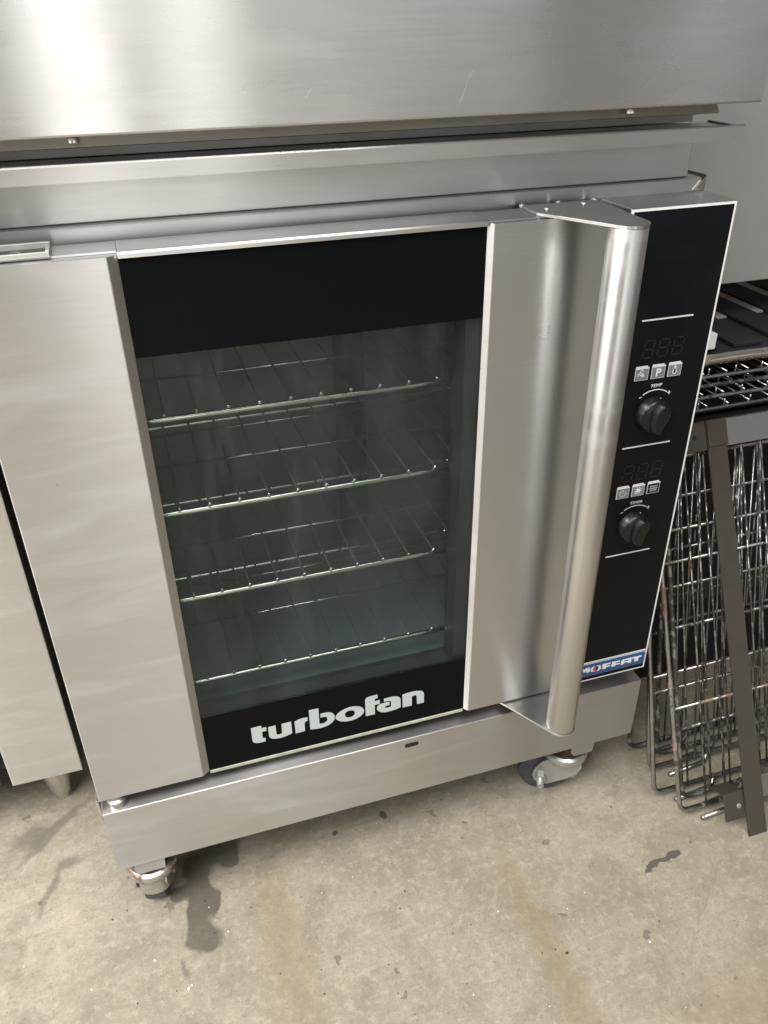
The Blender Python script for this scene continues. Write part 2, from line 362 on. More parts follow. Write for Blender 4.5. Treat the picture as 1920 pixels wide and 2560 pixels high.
def rounded(pts, r, n=5, closed=True):
    """round the corners of a 3D polyline"""
    P = [Vector(p) for p in pts]; out = []; m = len(P)
    for i in range(m):
        if not closed and i in (0, m - 1): out.append(P[i]); continue
        a, b, c = P[(i - 1) % m], P[i], P[(i + 1) % m]
        u = (a - b).normalized(); v = (c - b).normalized()
        s, e = b + u * r, b + v * r
        for k in range(n + 1):
            t = k / n; out.append(s * (1 - t) ** 2 + b * 2 * t * (1 - t) + e * t ** 2)
    return out
def printed(name, loops, y, mat, parent, th=0.0003):
    """flat print: (x,z) outlines (first outer, then holes), a film th proud of the plane y"""
    pl = [[Vector((p[0], p[1], 0)) for p in lp] for lp in loops]
    tris = geometry.tessellate_polygon(pl)
    flat = [p for lp in loops for p in lp]
    bm = bmesh.new()
    F = [bm.verts.new((p[0], y - th, p[1])) for p in flat]; B = [bm.verts.new((p[0], y, p[1])) for p in flat]
    for t in tris:
        try: bm.faces.new([F[i] for i in t])
        except ValueError: pass
    i0 = 0
    for lp in loops:
        k = len(lp)
        for i in range(k):
            a, b = i0 + i, i0 + (i + 1) % k
            bm.faces.new((F[a], F[b], B[b], B[a]))
        i0 += k
    return finish(name, bm, mat, parent)
def stroke(pts, w, cap=True):
    """outline of a polyline of width w in the (x,z) plane"""
    L, Rr = [], []
    n = len(pts)
    for i in range(n):
        a = Vector(pts[max(0, i - 1)]); b = Vector(pts[min(n - 1, i + 1)])
        t = (b - a).normalized(); q = Vector((-t.y, t.x)) * w / 2
        p = Vector(pts[i]); L.append(tuple(p + q)); Rr.append(tuple(p - q))
    out = L
    if cap:
        t = (Vector(pts[-1]) - Vector(pts[-2])).normalized(); q = Vector((-t.y, t.x))
        out = out + [tuple(Vector(pts[-1]) + (q * math.cos(k) + t * math.sin(k)) * w / 2) for k in (math.pi * .25, math.pi * .5, math.pi * .75)]
    out = out + Rr[::-1]
    if cap:
        t = (Vector(pts[0]) - Vector(pts[1])).normalized(); q = Vector((-t.y, t.x))
        out = out + [tuple(Vector(pts[0]) + (q * math.cos(k) + t * math.sin(k)) * w / 2) for k in (math.pi * .25, math.pi * .5, math.pi * .75)]
    return [out]
def ring_loops(cx, cz, r, w, n=24):
    f = lambda q: [(cx + q * math.cos(2 * math.pi * k / n), cz + q * math.sin(2 * math.pi * k / n)) for k in range(n)]
    return [f(r + w / 2), f(r - w / 2)]
def rect(x0, x1, z0, z1): return [(x0, z0), (x1, z0), (x1, z1), (x0, z1)]
def lettering(name, text, x0, x1, z0, z1, y, mat, parent, bold=0.0, shear=0.0):
    """text set in the built-in face, turned into mesh and fitted to a rectangle on the plane y"""
    cu = bpy.data.curves.new(name, 'FONT'); cu.body = text; cu.size = 1; cu.offset = bold; cu.shear = shear; cu.resolution_u = 3
    o = bpy.data.objects.new(name, cu); C.objects.link(o)
    dg = bpy.context.evaluated_depsgraph_get(); dg.update()
    me = bpy.data.meshes.new_from_object(o.evaluated_get(dg)); bpy.data.objects.remove(o)
    xs = [v.co.x for v in me.vertices]; ys = [v.co.y for v in me.vertices]
    ax, bx, ay, by = min(xs), max(xs), min(ys), max(ys)
    for v in me.vertices:
        u, w = v.co.x, v.co.y
        v.co = Vector((x0 + (u - ax) / (bx - ax) * (x1 - x0), y - 0.0004, z0 + (w - ay) / (by - ay) * (z1 - z0)))
    me.name = name; me.materials.clear()
    return link(name, me, mat, parent)

# outlines of the printed letters, (x, z) on the glass and on the badge
LOGO= [[[(0.18666, 0.05395), (0.19906, 0.05439), (0.19951, 0.05115), (0.19968, 0.05006), (0.20498, 0.05002), (0.20474, 0.04424), (0.19995, 0.04412), (0.19945, 0.04315), (0.19918, 0.03563), (0.19958, 0.03406), (0.2005, 0.0328), (0.20263, 0.03285), (0.20224, 0.02693), (0.19413, 0.02697), (0.19077, 0.02772), (0.18788, 0.02966), (0.18691, 0.03162), (0.18652, 0.03462)]], [[(0.20722, 0.0491), (0.21634, 0.04942), (0.21647, 0.03609), (0.21692, 0.03403), (0.21842, 0.03286), (0.22083, 0.03273), (0.22296, 0.03327), (0.22345, 0.03426), (0.22381, 0.04916), (0.23584, 0.04951), (0.23578, 0.02969), (0.22878, 0.02768), (0.22173, 0.02665), (0.21689, 0.02683), (0.21214, 0.02813), (0.20918, 0.02989), (0.20754, 0.03236), (0.20715, 0.03584)]], [[(0.23988, 0.04792), (0.24432, 0.0498), (0.24996, 0.05082), (0.25633, 0.05019), (0.25634, 0.0447), (0.25407, 0.04429), (0.25256, 0.04268), (0.25205, 0.04018), (0.25199, 0.02849), (0.24012, 0.02777)]], [[(0.2587, 0.06118), (0.27068, 0.06088), (0.27076, 0.03459), (0.27354, 0.03349), (0.27783, 0.03393), (0.28045, 0.03626), (0.28152, 0.03926), (0.28076, 0.04238), (0.27872, 0.04417), (0.27557, 0.0448), (0.27272, 0.04447), (0.27278, 0.05062), (0.27802, 0.05104), (0.28294, 0.05043), (0.2871, 0.04845), (0.28977, 0.04475), (0.29084, 0.04011), (0.28991, 0.03561), (0.28701, 0.03173), (0.28257, 0.02882), (0.27677, 0.02732), (0.26962, 0.02695), (0.26397, 0.02764), (0.25872, 0.02878)]], [[(0.29146, 0.03922), (0.2935, 0.04306), (0.29776, 0.04668), (0.30384, 0.04923), (0.31062, 0.05057), (0.31735, 0.04995), (0.3233, 0.0476), (0.32735, 0.04384), (0.32875, 0.0394), (0.32787, 0.03516), (0.32433, 0.03124), (0.31892, 0.02841), (0.31204, 0.02708), (0.30449, 0.02769), (0.29781, 0.03015), (0.29347, 0.03406), (0.29172, 0.03663)], [(0.30361, 0.03984), (0.30471, 0.04299), (0.3074, 0.04463), (0.31117, 0.04494), (0.31414, 0.044), (0.31618, 0.04186), (0.31684, 0.03915), (0.31613, 0.03586), (0.31378, 0.03359), (0.30998, 0.03309), (0.30662, 0.03387), (0.30444, 0.03607)]], [[(0.33075, 0.02868), (0.33046, 0.05528), (0.33152, 0.05841), (0.3342, 0.06004), (0.34025, 0.06065), (0.34669, 0.06065), (0.34697, 0.05515), (0.34431, 0.05498), (0.34314, 0.05385), (0.3427, 0.05052), (0.34956, 0.05059), (0.34968, 0.04437), (0.3428, 0.04431), (0.34279, 0.0284)]], [[(0.3455, 0.03765), (0.34671, 0.04079), (0.34982, 0.04333), (0.35519, 0.04366), (0.36227, 0.04367), (0.36237, 0.03842), (0.3582, 0.03821), (0.35625, 0.0368), (0.35646, 0.03502), (0.35853, 0.03407), (0.36279, 0.03425), (0.36435, 0.03478), (0.36458, 0.04276), (0.36367, 0.04504), (0.36137, 0.04575), (0.35752, 0.04574), (0.35521, 0.04516), (0.35514, 0.05066), (0.35989, 0.05119), (0.36681, 0.05106), (0.37219, 0.04991), (0.37566, 0.04756), (0.3772, 0.04388), (0.37731, 0.02971), (0.37051, 0.02778), (0.36272, 0.02718), (0.35652, 0.02741), (0.35112, 0.02901), (0.34733, 0.03254), (0.34569, 0.03558)]], [[(0.38005, 0.02835), (0.37977, 0.05009), (0.38458, 0.05112), (0.39157, 0.05169), (0.39938, 0.05113), (0.40487, 0.04967), (0.40764, 0.04763), (0.40887, 0.04375), (0.40891, 0.02824), (0.39956, 0.02838), (0.39898, 0.04223), (0.39787, 0.04438), (0.39551, 0.0448), (0.39239, 0.04374), (0.39246, 0.02804)]]]
BADGE= [[[(0.64627, 0.02293), (0.64697, 0.02568), (0.64896, 0.02718), (0.65264, 0.02775), (0.65634, 0.02817), (0.6595, 0.02801), (0.66157, 0.02668), (0.66223, 0.02428), (0.66211, 0.0206), (0.66074, 0.01914), (0.65767, 0.01853), (0.6526, 0.01873), (0.64809, 0.01958), (0.64666, 0.02096)]], [[(0.66422, 0.02), (0.66431, 0.02738), (0.66513, 0.02825), (0.67653, 0.02798), (0.67655, 0.02575), (0.67053, 0.02576), (0.67031, 0.02382), (0.67669, 0.02349), (0.67677, 0.02124), (0.67054, 0.02131), (0.67037, 0.01898), (0.66903, 0.01862)]], [[(0.67881, 0.01991), (0.67885, 0.02732), (0.67967, 0.0282), (0.69121, 0.02753), (0.69144, 0.02524), (0.68515, 0.02554), (0.68497, 0.02336), (0.69136, 0.02326), (0.69159, 0.02097), (0.68503, 0.02127), (0.68468, 0.01935), (0.68347, 0.01896)]], [[(0.69336, 0.01987), (0.69361, 0.02649), (0.69501, 0.02772), (0.69947, 0.0278), (0.70923, 0.02692), (0.70976, 0.01895), (0.70677, 0.0183), (0.70462, 0.01966), (0.70464, 0.02152), (0.69985, 0.02138), (0.69955, 0.01923), (0.69699, 0.01921)], [(0.69929, 0.02489), (0.7032, 0.02453), (0.70313, 0.02291), (0.6992, 0.02342)]], [[(0.71035, 0.02712), (0.72462, 0.02745), (0.72454, 0.02487), (0.72059, 0.02448), (0.72057, 0.01889), (0.71506, 0.01895), (0.71412, 0.02071), (0.71442, 0.02472), (0.71121, 0.02466)]], [[(0.63652, 0.02204), (0.63667, 0.02569), (0.63951, 0.02782), (0.64449, 0.02787), (0.64524, 0.02692), (0.64528, 0.01951), (0.63936, 0.01936), (0.63814, 0.02157)]]]

FZ = -0.25          # floor level: z = 0 is the bottom edge of the oven door
WID = 0.735

# ================================================================== the setting
bm = bmesh.new(); bmesh.ops.create_grid(bm, x_segments=1, y_segments=1, size=7)
for v in bm.verts: v.co.z = FZ
fl = finish('floor', bm, M['floor']); fl['kind'] = 'structure'
wl = box('wall', -2.6, 3.2, 1.15, 1.25, FZ, 2.9, plain('dark_shed_wall', (0.16, 0.155, 0.145), 0.8, 0, 0.2, 3), bevel=0); wl['kind'] = 'structure'

# ================================================================== convection oven
oven = thing('convection_oven', 'stainless convection oven with glass door, black control panel and bar handle', 'oven', (0.3675, 0.3, 0.0))
# cabinet: outer sheet, with an open front
bm = bmesh.new()
addbox(bm, 0.003, 0.030, 0.046, 0.76, 0.002, 0.630)
addbox(bm, 0.6145, 0.7335, 0.060, 0.76, 0.003, 0.622)
addbox(bm, 0.031, 0.6135, 0.062, 0.76, 0.585, 0.632)
addbox(bm, 0.031, 0.6135, 0.052, 0.76, 0.002, 0.045)
addbox(bm, 0.031, 0.6135, 0.70, 0.758, 0.046, 0.584)
cab = finish('cabinet', bm, M['steel_old'], oven)
# the top of the cabinet: a folded front rail under a plate
bm = bmesh.new()
addprism(bm, [(0.058, 0.606), (0.0565, 0.608), (0.0565, 0.6345), (0.0572, 0.6362), (0.059, 0.637), (0.30, 0.637), (0.30, 0.6345), (0.062, 0.6345), (0.062, 0.606)], 'x', -0.30, WID - 0.004)
rail = finish('top_rail', bm, M['steel'], oven)
bm = bmesh.new()
addprism(bm, [(0.7312, 0.6355), (0.7352, 0.6395), (0.7352, 0.622), (0.7335, 0.622), (0.7335, 0.635)], 'y', 0.055, 0.30)
finish('end_lip', bm, M['bright'], rail)
prism('corner_fold', [(0.7225, 0.6245), (0.7330, 0.6365), (0.7330, 0.6245)], 'y', 0.0545, 0.0562, M['bright'], rail)
# cavity
bm = bmesh.new()
addbox(bm, 0.036, 0.042, 0.064, 0.66, 0.046, 0.584); addbox(bm, 0.566, 0.572, 0.064, 0.66, 0.046, 0.584)
addbox(bm, 0.0425, 0.5655, 0.064, 0.66, 0.046, 0.052); addbox(bm, 0.0425, 0.5655, 0.064, 0.66, 0.578, 0.584)
addbox(bm, 0.0425, 0.5655, 0.654, 0.66, 0.0525, 0.5775)
cav = finish('cavity_liner', bm, M['cavity'], oven)
bm = bmesh.new(); addbox(bm, 0.0435, 0.3965, 0.360, 0.364, 0.054, 0.576, 0.0015)
finish('fan_baffle', bm, M['cavity'], oven)
bm = bmesh.new(); addbox(bm, 0.4420, 0.565, 0.360, 0.364, 0.054, 0.576, 0.0015)
finish('fan_baffle', bm, M['cavity'], oven)
box('reflection_band', 0.38, 0.46, 0.372, 0.376, 0.054, 0.576, M['reflection_dark'], cav, 0)  # dark strip added in the gap, in place of a band mirrored in glass
for x in (0.0445, 0.5605):
    for z in (0.083, 0.210, 0.326, 0.437, 0.53):
        box('runner', x - 0.0015, x + 0.0055, 0.085, 0.34, z - 0.0075, z - 0.0055, M['chrome'], cav, 0)
# gasket round the opening
bm = bmesh.new()
addbox(bm, 0.031, 0.049, 0.046, 0.0635, 0.046, 0.584); addbox(bm, 0.560, 0.6125, 0.046, 0.0635, 0.046, 0.584)
addbox(bm, 0.050, 0.5595, 0.046, 0.0635, 0.565, 0.584); addbox(bm, 0.050, 0.5595, 0.046, 0.0515, 0.046, 0.066)
finish('door_gasket', bm, M['frame_dark'], oven)

# ---- door
bm = bmesh.new()                                           # inner frame behind the glass
addbox(bm, 0.006, 0.120, 0.0125, 0.044, 0.003, 0.6185); addbox(bm, 0.4495, 0.605, 0.0125, 0.044, 0.003, 0.6185)
addbox(bm, 0.1205, 0.449, 0.0125, 0.044, 0.546, 0.6185); addbox(bm, 0.1205, 0.449, 0.0125, 0.044, 0.003, 0.080)
door = finish('door', bm, M['frame_dark'], oven)
def zprism(name, prof, z0, z1, mat, par): return prism(name, prof, 'z', z0, z1, mat, par)
zprism('hinge_side_panel', [(0.0, 0.046), (0.0, 0.0012), (0.0004, 0.0004), (0.0012, 0.0), (0.1215, 0.0), (0.1225, 0.0002), (0.1306, 0.0062), (0.1306, 0.0115), (0.006, 0.0115), (0.005, 0.046)], 0.0, 0.6213, M['steel_door'], door)
zprism('handle_side_panel', [(0.4647, 0.0115), (0.4647, 0.0062), (0.4690, 0.0003), (0.4697, 0.0), (0.6062, 0.0), (0.6072, 0.0010), (0.6072, 0.046), (0.606, 0.046), (0.606, 0.0115)], 0.0, 0.6213, M['steel_door'], door)
box('glass_pane', 0.1312, 0.4641, 0.0062, 0.0102, 0.088, 0.5305, M['window'], door, 0)
box('inner_glass_pane', 0.1206, 0.4490, 0.036, 0.039, 0.0805, 0.5455, M['window'], door, 0)
box('glass_border', 0.1312, 0.4641, 0.0062, 0.0102, 0.5308, 0.6185, M['black_glass'], door, 0)
gb = box('glass_border', 0.1312, 0.4641, 0.0062, 0.0102, 0.0005, 0.0877, M['black_glass'], door, 0)
bm = bmesh.new()
addprism(bm, [(0.0035, 0.6187), (0.0035, 0.6222), (0.0045, 0.6238), (0.0065, 0.6243), (0.046, 0.6243), (0.046, 0.6187)], 'x', 0.1310, 0.4643)
finish('top_trim', bm, M['steel_door'], door)
prism('top_cap', [(0.012, 0.6216), (0.012, 0.6235), (0.046, 0.6240), (0.046, 0.6216)], 'x', 0.002, 0.1306, M['steel_door'], door)
prism('top_cap', [(0.004, 0.6216), (0.004, 0.6232), (0.046, 0.6232), (0.046, 0.6216)], 'x', 0.4647, 0.6055, M['steel_door'], door)
box('bottom_seal', 0.1312, 0.4641, 0.0058, 0.0125, -0.0052, 0.0, M['seal'], door, 0.0008)
for i, lp in enumerate(LOGO): printed('logo_letter', lp, 0.0062, M['logo'], door, 0.00035)
# handle: bar between two bracket plates
HX, HY, HR = 0.5745, -0.0575, 0.0182
lathe('handle', [(HR - 0.0012, -0.0026), (HR, -0.0014), (HR, 0.6225), (HR - 0.0005, 0.6234)], (HX, HY, 0), M['handle'], door, 'z', 64)
arc = [(HX + (HR + 0.0006) * math.cos(R(a)), HY + (HR + 0.0006) * math.sin(R(a))) for a in range(205, 361 + 10, 9)]
def bracket(name, back, z0, z1, mat):
    bm = bmesh.new()
    addprism(bm, [(0.5165, back), (0.5150, 0.0075)] + arc + [(0.5960, 0.005), (0.5965, back)], 'z', z0, z1)
    es = [e for e in bm.edges if abs(e.verts[0].co.z - e.verts[1].co.z) < 1e-6]
    bmesh.ops.bevel(bm, geom=es, offset=0.0005, segments=2, affect='EDGES', profile=0.5)
    return finish(name, bm, mat, door)
tb = bracket('handle_bracket', 0.043, 0.6237, 0.6265, M['steel'])
bracket('handle_bracket', 0.0455, -0.0056, -0.0030, M['steel'])
for x, y in ((0.5325, 0.020), (0.578, 0.030)):
    lathe('screw', [(0.0032, 0.6266), (0.0030, 0.6273), (0.0018, 0.6276)], (x, y, 0), M['bright'], door, 'z', 16)
for x in (0.520, 0.560, 0.600):
    lathe('rivet', [(0.0036, 0.6240), (0.0034, 0.6256), (0.0020, 0.6270), (0.0006, 0.6273)], (x, 0.0475, 0), M['steel'], door, 'z', 16)
# hinge cover on top of the door, at the left, and the pivot below
bm = bmesh.new()
addbox(bm, -0.06, 0.0790, 0.006, 0.0092, 0.6242, 0.6285, 0.0006); addbox(bm, -0.06, 0.0790, 0.036, 0.0395, 0.6242, 0.6300, 0.0006); addbox(bm, 0.0758, 0.0792, 0.0093, 0.0359, 0.6242, 0.6292, 0.0006)
hc = finish('hinge_cover', bm, M['steel_old'], oven)
box('hinge_floor', -0.06, 0.0757, 0.0093, 0.0359, 0.6242, 0.6252, M['frame_dark'], hc, 0)
lathe('screw', [(0.0045, 0.6253), (0.0043, 0.6262), (0.0030, 0.6270), (0.001, 0.6272)], (0.052, 0.020, 0), M['bright'], hc, 'z', 20)
lathe('door_pivot', [(0.011, -0.0235), (0.012, -0.019), (0.012, -0.012), (0.009, -0.010), (0.009, -0.001)], (0.018, 0.013, 0), M['zinc'], oven, 'z', 24)
prism('pivot_tab', [(-0.0045, -0.004), (-0.0045, -0.021), (-0.0010, -0.024), (-0.0010, -0.004)], 'y', 0.002, 0.030, M['bright'], oven)

for pts, w in (([(0.5085, 0.5830), (0.5092, 0.5806), (0.5105, 0.5802)], 0.0006), ([(0.5120, 0.5835), (0.5122, 0.5808)], 0.0005)):
    printed('scratch', stroke(pts, w), 0.0, M['scratch'], door, 0.0001)

# ---- control panel
bm = bmesh.new(); addbox(bm, 0.6130, WID, 0.0, 0.0585, 0.0012, 0.6240, 0.0009, 2)
cp = finish('control_panel', bm, M['steel'], oven)
FY = -0.0008
box('control_face', 0.6162, 0.7320, FY, 0.0004, 0.0042, 0.6208, M['panel_black'], cp, 0.0003, 1)
printed('face_border', [rect(0.6141, 0.7341, 0.0022, 0.6229), rect(0.6163, 0.7319, 0.0041, 0.6207)], 0.0, M['border'], cp, 0.0007)
PY = FY - 0.00005
for z in (0.5092, 0.3587, 0.2079): printed('legend_line', stroke([(0.6445, z), (0.706, z)], 0.0016), PY, M['white'], cp)
def digit(x, z, w, h, mat_, sl=0.10):
    t = 0.0013; sh = lambda px, pz: (px + (pz - z) * sl, pz)
    segs = [((x + t, z + h), (x + w - t, z + h)), ((x + t, z + h / 2), (x + w - t, z + h / 2)), ((x + t, z), (x + w - t, z)),
            ((x, z + h / 2 + t), (x, z + h - t)), ((x + w, z + h / 2 + t), (x + w, z + h - t)), ((x, z + t), (x, z + h / 2 - t)), ((x + w, z + t), (x + w, z + h / 2 - t))]
    bm = bmesh.new()
    for a, b in segs:
        o = [sh(*q) for q in stroke([a, b], 0.0012, False)[0]]
        bm.faces.new([bm.verts.new((p[0], PY - 0.0002, p[1])) for p in o])
    finish('display_digit', bm, mat_, cp)
for i in range(3): digit(0.6510 + 0.0182 * i, 0.4668, 0.0118, 0.0192, M['segment'])
seg2 = plain('unlit_segment_faint', (0.0082, 0.0074, 0.0068), 0.45)
for i in range(3): digit(0.6500 + 0.0190 * i, 0.3140, 0.0125, 0.0200, seg2)
def icon(x, z, fill):
    w, h = 0.0168, 0.0166
    t = printed('button', [[(x, z), (x + w, z), (x + w, z + h - 0.0018), (x + w - 0.0017, z + h - 0.0018), (x + w - 0.0022, z + h), (x + 0.0008, z + h), (x, z + h - 0.0008)]], PY, M['white'], cp, 0.0003)
    printed('button_field', [rect(x + 0.0006, x + w - 0.0006, z + 0.0006, z + h - 0.0034)], PY - 0.0003, fill, cp, 0.00015)
    return x, z
IY = PY - 0.00045
xs = (0.6455, 0.6662, 0.6870)
for x in xs: icon(x, 0.4412, M['icon'])
for k, x in enumerate(xs): icon(x, 0.2910, M['panel_black'] if k == 2 else M['icon'])
# spray symbol, P, thermometer
x, z = xs[0], 0.4412
printed('symbol_stroke', stroke([(x + 0.0040, z + 0.0050), (x + 0.0038, z + 0.0078), (x + 0.0055, z + 0.0086), (x + 0.0062, z + 0.0086)], 0.0008), IY, M['white'], cp)
printed('symbol_stroke', stroke([(x + 0.0064, z + 0.0088), (x + 0.0066, z + 0.0112), (x + 0.0078, z + 0.0118), (x + 0.0094, z + 0.0114)], 0.0008), IY, M['white'], cp)
for q in ((0.0058, 0.0074), (0.0075, 0.0086), (0.0092, 0.0094)):
    printed('symbol_stroke', [[(x + q[0], z + q[1]), (x + 0.0128, z + 0.0032), (x + 0.0120, z + 0.0026), (x + q[0] - 0.0005, z + q[1] - 0.0009)]], IY, M['white'], cp)
lettering('letter', 'P', xs[1] + 0.0052, xs[1] + 0.0120, 0.4412 + 0.0024, 0.4412 + 0.0118, IY, M['white'], cp, 0.035)
x, z = xs[2] + 0.0084, 0.4412 + 0.0050
th = [(x + 0.0027 * math.cos(R(a)), z + 0.0027 * math.sin(R(a))) for a in range(125, 416, 12)]
th = [(x - 0.0012, z + 0.0072)] + th + [(x + 0.0012, z + 0.0072)]
thi = [(x + (p[0] - x) * 0.66, z + (p[1] - z) * 0.72) for p in th]
printed('symbol_outline', [th, thi], IY, M['white'], cp)
printed('symbol_fill', [[(x + (p[0] - x) * 0.5, z + (p[1] - z) * 0.5) for p in th]], IY, M['panel_black'], cp)
# power, lamp, start / stop
x, z = xs[0] + 0.0082, 0.2910 + 0.0064
printed('symbol_stroke', stroke([(x + 0.0040 * math.cos(R(a)), z + 0.0040 * math.sin(R(a))) for a in range(125, 416, 14)], 0.0010), IY, M['logo'], cp)
printed('symbol_stroke', stroke([(x, z + 0.0012), (x, z + 0.0052)], 0.0010), IY, M['logo'], cp)
x, z = xs[1] + 0.0084, 0.2910 + 0.0072
printed('symbol_fill', [[(x + 0.0026 * math.cos(R(a)), z + 0.0026 * math.sin(R(a))) for a in range(0, 360, 20)]], IY, M['white'], cp)
for a in range(-50, 240, 40): printed('symbol_stroke', stroke([(x + 0.0033 * math.cos(R(a)), z + 0.0033 * math.sin(R(a))), (x + 0.0049 * math.cos(R(a)), z + 0.0049 * math.sin(R(a)))], 0.0007), IY, M['white'], cp)
printed('symbol_outline', ring_loops(x, z - 0.0038, 0.0013, 0.0006, 14), IY, M['logo'], cp)
x, z = xs[2], 0.2910
lettering('button_text', 'START', x + 0.0030, x + 0.0140, z + 0.0080, z + 0.0109, IY, M['logo'], cp, 0.02, 0.15)
lettering('button_text', 'STOP', x + 0.0036, x + 0.0132, z + 0.0026, z + 0.0055, IY, M['logo'], cp, 0.02, 0.15)
printed('symbol_stroke', stroke([(x + 0.0026, z + 0.0067), (x + 0.0140, z + 0.0067)], 0.0007), IY, M['logo'], cp)
lettering('label_text', 'TEMP', 0.6680, 0.6825, 0.4308, 0.4347, PY, M['white'], cp, 0.02, 0.12)
lettering('label_text', 'TIMER', 0.6663, 0.6836, 0.2800, 0.2838, PY, M['logo'], cp, 0.02, 0.12)
def dial(cz, mat_):
    cx = 0.6752
    printed('dial_arc', stroke([(cx + 0.0285 * math.cos(R(a)), cz + 0.0285 * math.sin(R(a))) for a in range(58, 123, 4)], 0.0011), PY, mat_, cp)
    printed('dial_minus', stroke([(cx - 0.0195, cz + 0.0213), (cx - 0.0168, cz + 0.0217)], 0.0008), PY, mat_, cp)
    printed('dial_plus', stroke([(cx + 0.0165, cz + 0.0228), (cx + 0.0198, cz + 0.0228)], 0.0009), PY, mat_, cp)
    printed('dial_plus', stroke([(cx + 0.01815, cz + 0.0211), (cx + 0.01815, cz + 0.0245)], 0.0009), PY - 0.0003, mat_, cp)
    k = lathe('knob', [(0.0215, -0.0010), (0.0215, -0.0030), (0.0205, -0.0050), (0.0190, -0.0110), (0.0165, -0.0135), (0.009, -0.0143)], (cx, 0, cz), M['knob'], cp, 'y', 48)
    # finger grip: a tapered bar with a rounded top, leaning a little
    bm = bmesh.new(); prof = []
    for (hw, hl, yy) in ((0.0100, 0.0195, -0.006), (0.0092, 0.0190, -0.0135), (0.0074, 0.0182, -0.0200), (0.0052, 0.0172, -0.0228)):
        ring = []
        for i in range(28):
            a = 2 * math.pi * i / 28; ca, sa = math.cos(a), math.sin(a)
            e = 2.6
            ring.append(bm.verts.new((hw * abs(ca) ** (2 / e) * (1 if ca > 0 else -1), yy, hl * abs(sa) ** (2 / e) * (1 if sa > 0 else -1))))
        prof.append(ring)
    for a_, b_ in zip(prof, prof[1:]):
        for i in range(28): bm.faces.new((a_[i], a_[(i + 1) % 28], b_[(i + 1) % 28], b_[i]))
    bm.faces.new(prof[0][::-1]); bm.faces.new(prof[-1])
    rot = Matrix.Translation((cx, 0, cz)) @ Matrix.Rotation(R(8), 4, 'Y')
    bm.transform(rot)
    g = finish('knob_grip', bm, M['knob'], cp); 
    for p in g.data.polygons: p.use_smooth = len(p.vertices) == 4
    g.data.set_sharp_from_angle(angle=R(35))
    bm = bmesh.new(); addbox(bm, -0.0007, 0.0007, -0.0062, -0.0052, 0.0180, 0.0206, 0.0004); bm.transform(Matrix.Translation((cx, 0, cz)) @ Matrix.Rotation(R(14), 4, 'Y'))
    finish('knob_pointer', bm, M['white'], cp)
dial(0.3990, M['white']); dial(0.2487, M['logo'])
# badge
bd = box('badge', 0.6270, 0.7306, -0.0022, FY, 0.0118, 0.0366, M['badge_edge'], cp, 0.0004)
box('badge_field', 0.6275, 0.7302, -0.0026, -0.0021, 0.0125, 0.0334, M['blue'], cp, 0.0002, 1)
BY = -0.0026
for lp in BADGE[:3]: printed('badge_letter', lp, BY, M['white'], cp)
x0, x1, z0, z1 = 0.6934, 0.7096, 0.0189, 0.0277
printed('badge_letter', [[(x0, z0), (x0, z1 - 0.0024), (x0 + 0.0024, z1), (x1, z1), (x1, z0), (x1 - 0.0050, z0), (x1 - 0.0050, z0 + 0.0022), (x0 + 0.0050, z0 + 0.0022), (x0 + 0.0050, z0)], rect(x0 + 0.0050, x1 - 0.0050, z0 + 0.0043, z0 + 0.0066)], BY, M['white'], cp)
printed('badge_letter', [[(0.7104, 0.0249), (0.7104, 0.0276), (0.7247, 0.0276), (0.7247, 0.0249), (0.7206, 0.0249), (0.7206, 0.0189), (0.7146, 0.0189), (0.7146, 0.0249)]], BY, M['white'], cp)
mx = 0.6288
printed('badge_letter', [[(0.6288, 0.0194), (0.6290, 0.0275), (0.6345, 0.0279), (0.6370, 0.0262), (0.6395, 0.02782), (0.64449, 0.02787), (0.64524, 0.02692), (0.64528, 0.01951), (0.6405, 0.01945), (0.6402, 0.0232), (0.6372, 0.0212), (0.6338, 0.0232), (0.6336, 0.0194)]], BY, M['white'], cp)
def half(sx): return [(0.6541 + 0.0042 * math.cos(R(a)) , 0.0236 + 0.0046 * math.sin(R(a))) for a in (range(90, 271, 15) if sx < 0 else range(-90, 91, 15))]
printed('badge_dot', [half(-1)], BY - 0.0003, M['red'], cp, 0.0001); printed('badge_dot', [half(1)], BY - 0.0003, M['navy'], cp, 0.0001)

# ================================================================== racks inside the oven
def oven_rack(name, z, label):
    t = thing(name, label, 'oven rack', (0.30, 0.07, z), 'wire racks inside the oven', local=True)
    fr = rounded([(-0.245, 0, 0), (0.253, 0, 0), (0.253, 0.226, 0), (-0.245, 0.226, 0)], 0.012)
    tube('frame', fr, 0.0034, M['chrome'], t, 10, True)
    for y in (0.113, 0.200): tube('cross_bar', [(-0.245, y, -0.0005), (0.253, y, -0.0005)], 0.0019, M['chrome'], t, 6)
    me = None
    for k in range(15):
        x = -0.2180 + 0.0327 * k
        if me is None:
            o = tube('wire', [(0, -0.0016, 0.0030), (0, -0.0005, 0.0052), (0, 0.226, 0.0048)], 0.0013, M['rack_wire'], t, 6); me = o.data; o.location = (x, 0, 0)
        else:
            o = link('wire', me, None, t); o.location = (x, 0, 0)
        if tip[0] is None:
            bm = bmesh.new(); bmesh.ops.create_icosphere(bm, subdivisions=2, radius=0.0025)
            b = finish('wire_tip', bm, M['chrome'], o, True); tip[0] = b.data
        else: b = link('wire_tip', tip[0], None, o)
        b.location = (0, -0.0022, 0.0062)
    return t
tip = [None]
for z, lab in ((0.441, 'topmost chrome wire rack seen through the oven glass'), (0.3303, 'second chrome wire rack from the top behind the oven glass'),
               (0.2143, 'third chrome wire rack from the top behind the oven glass'), (0.0880, 'lowest chrome wire rack inside the oven, just above the printed lettering')):
    oven_rack('oven_rack', z, lab)

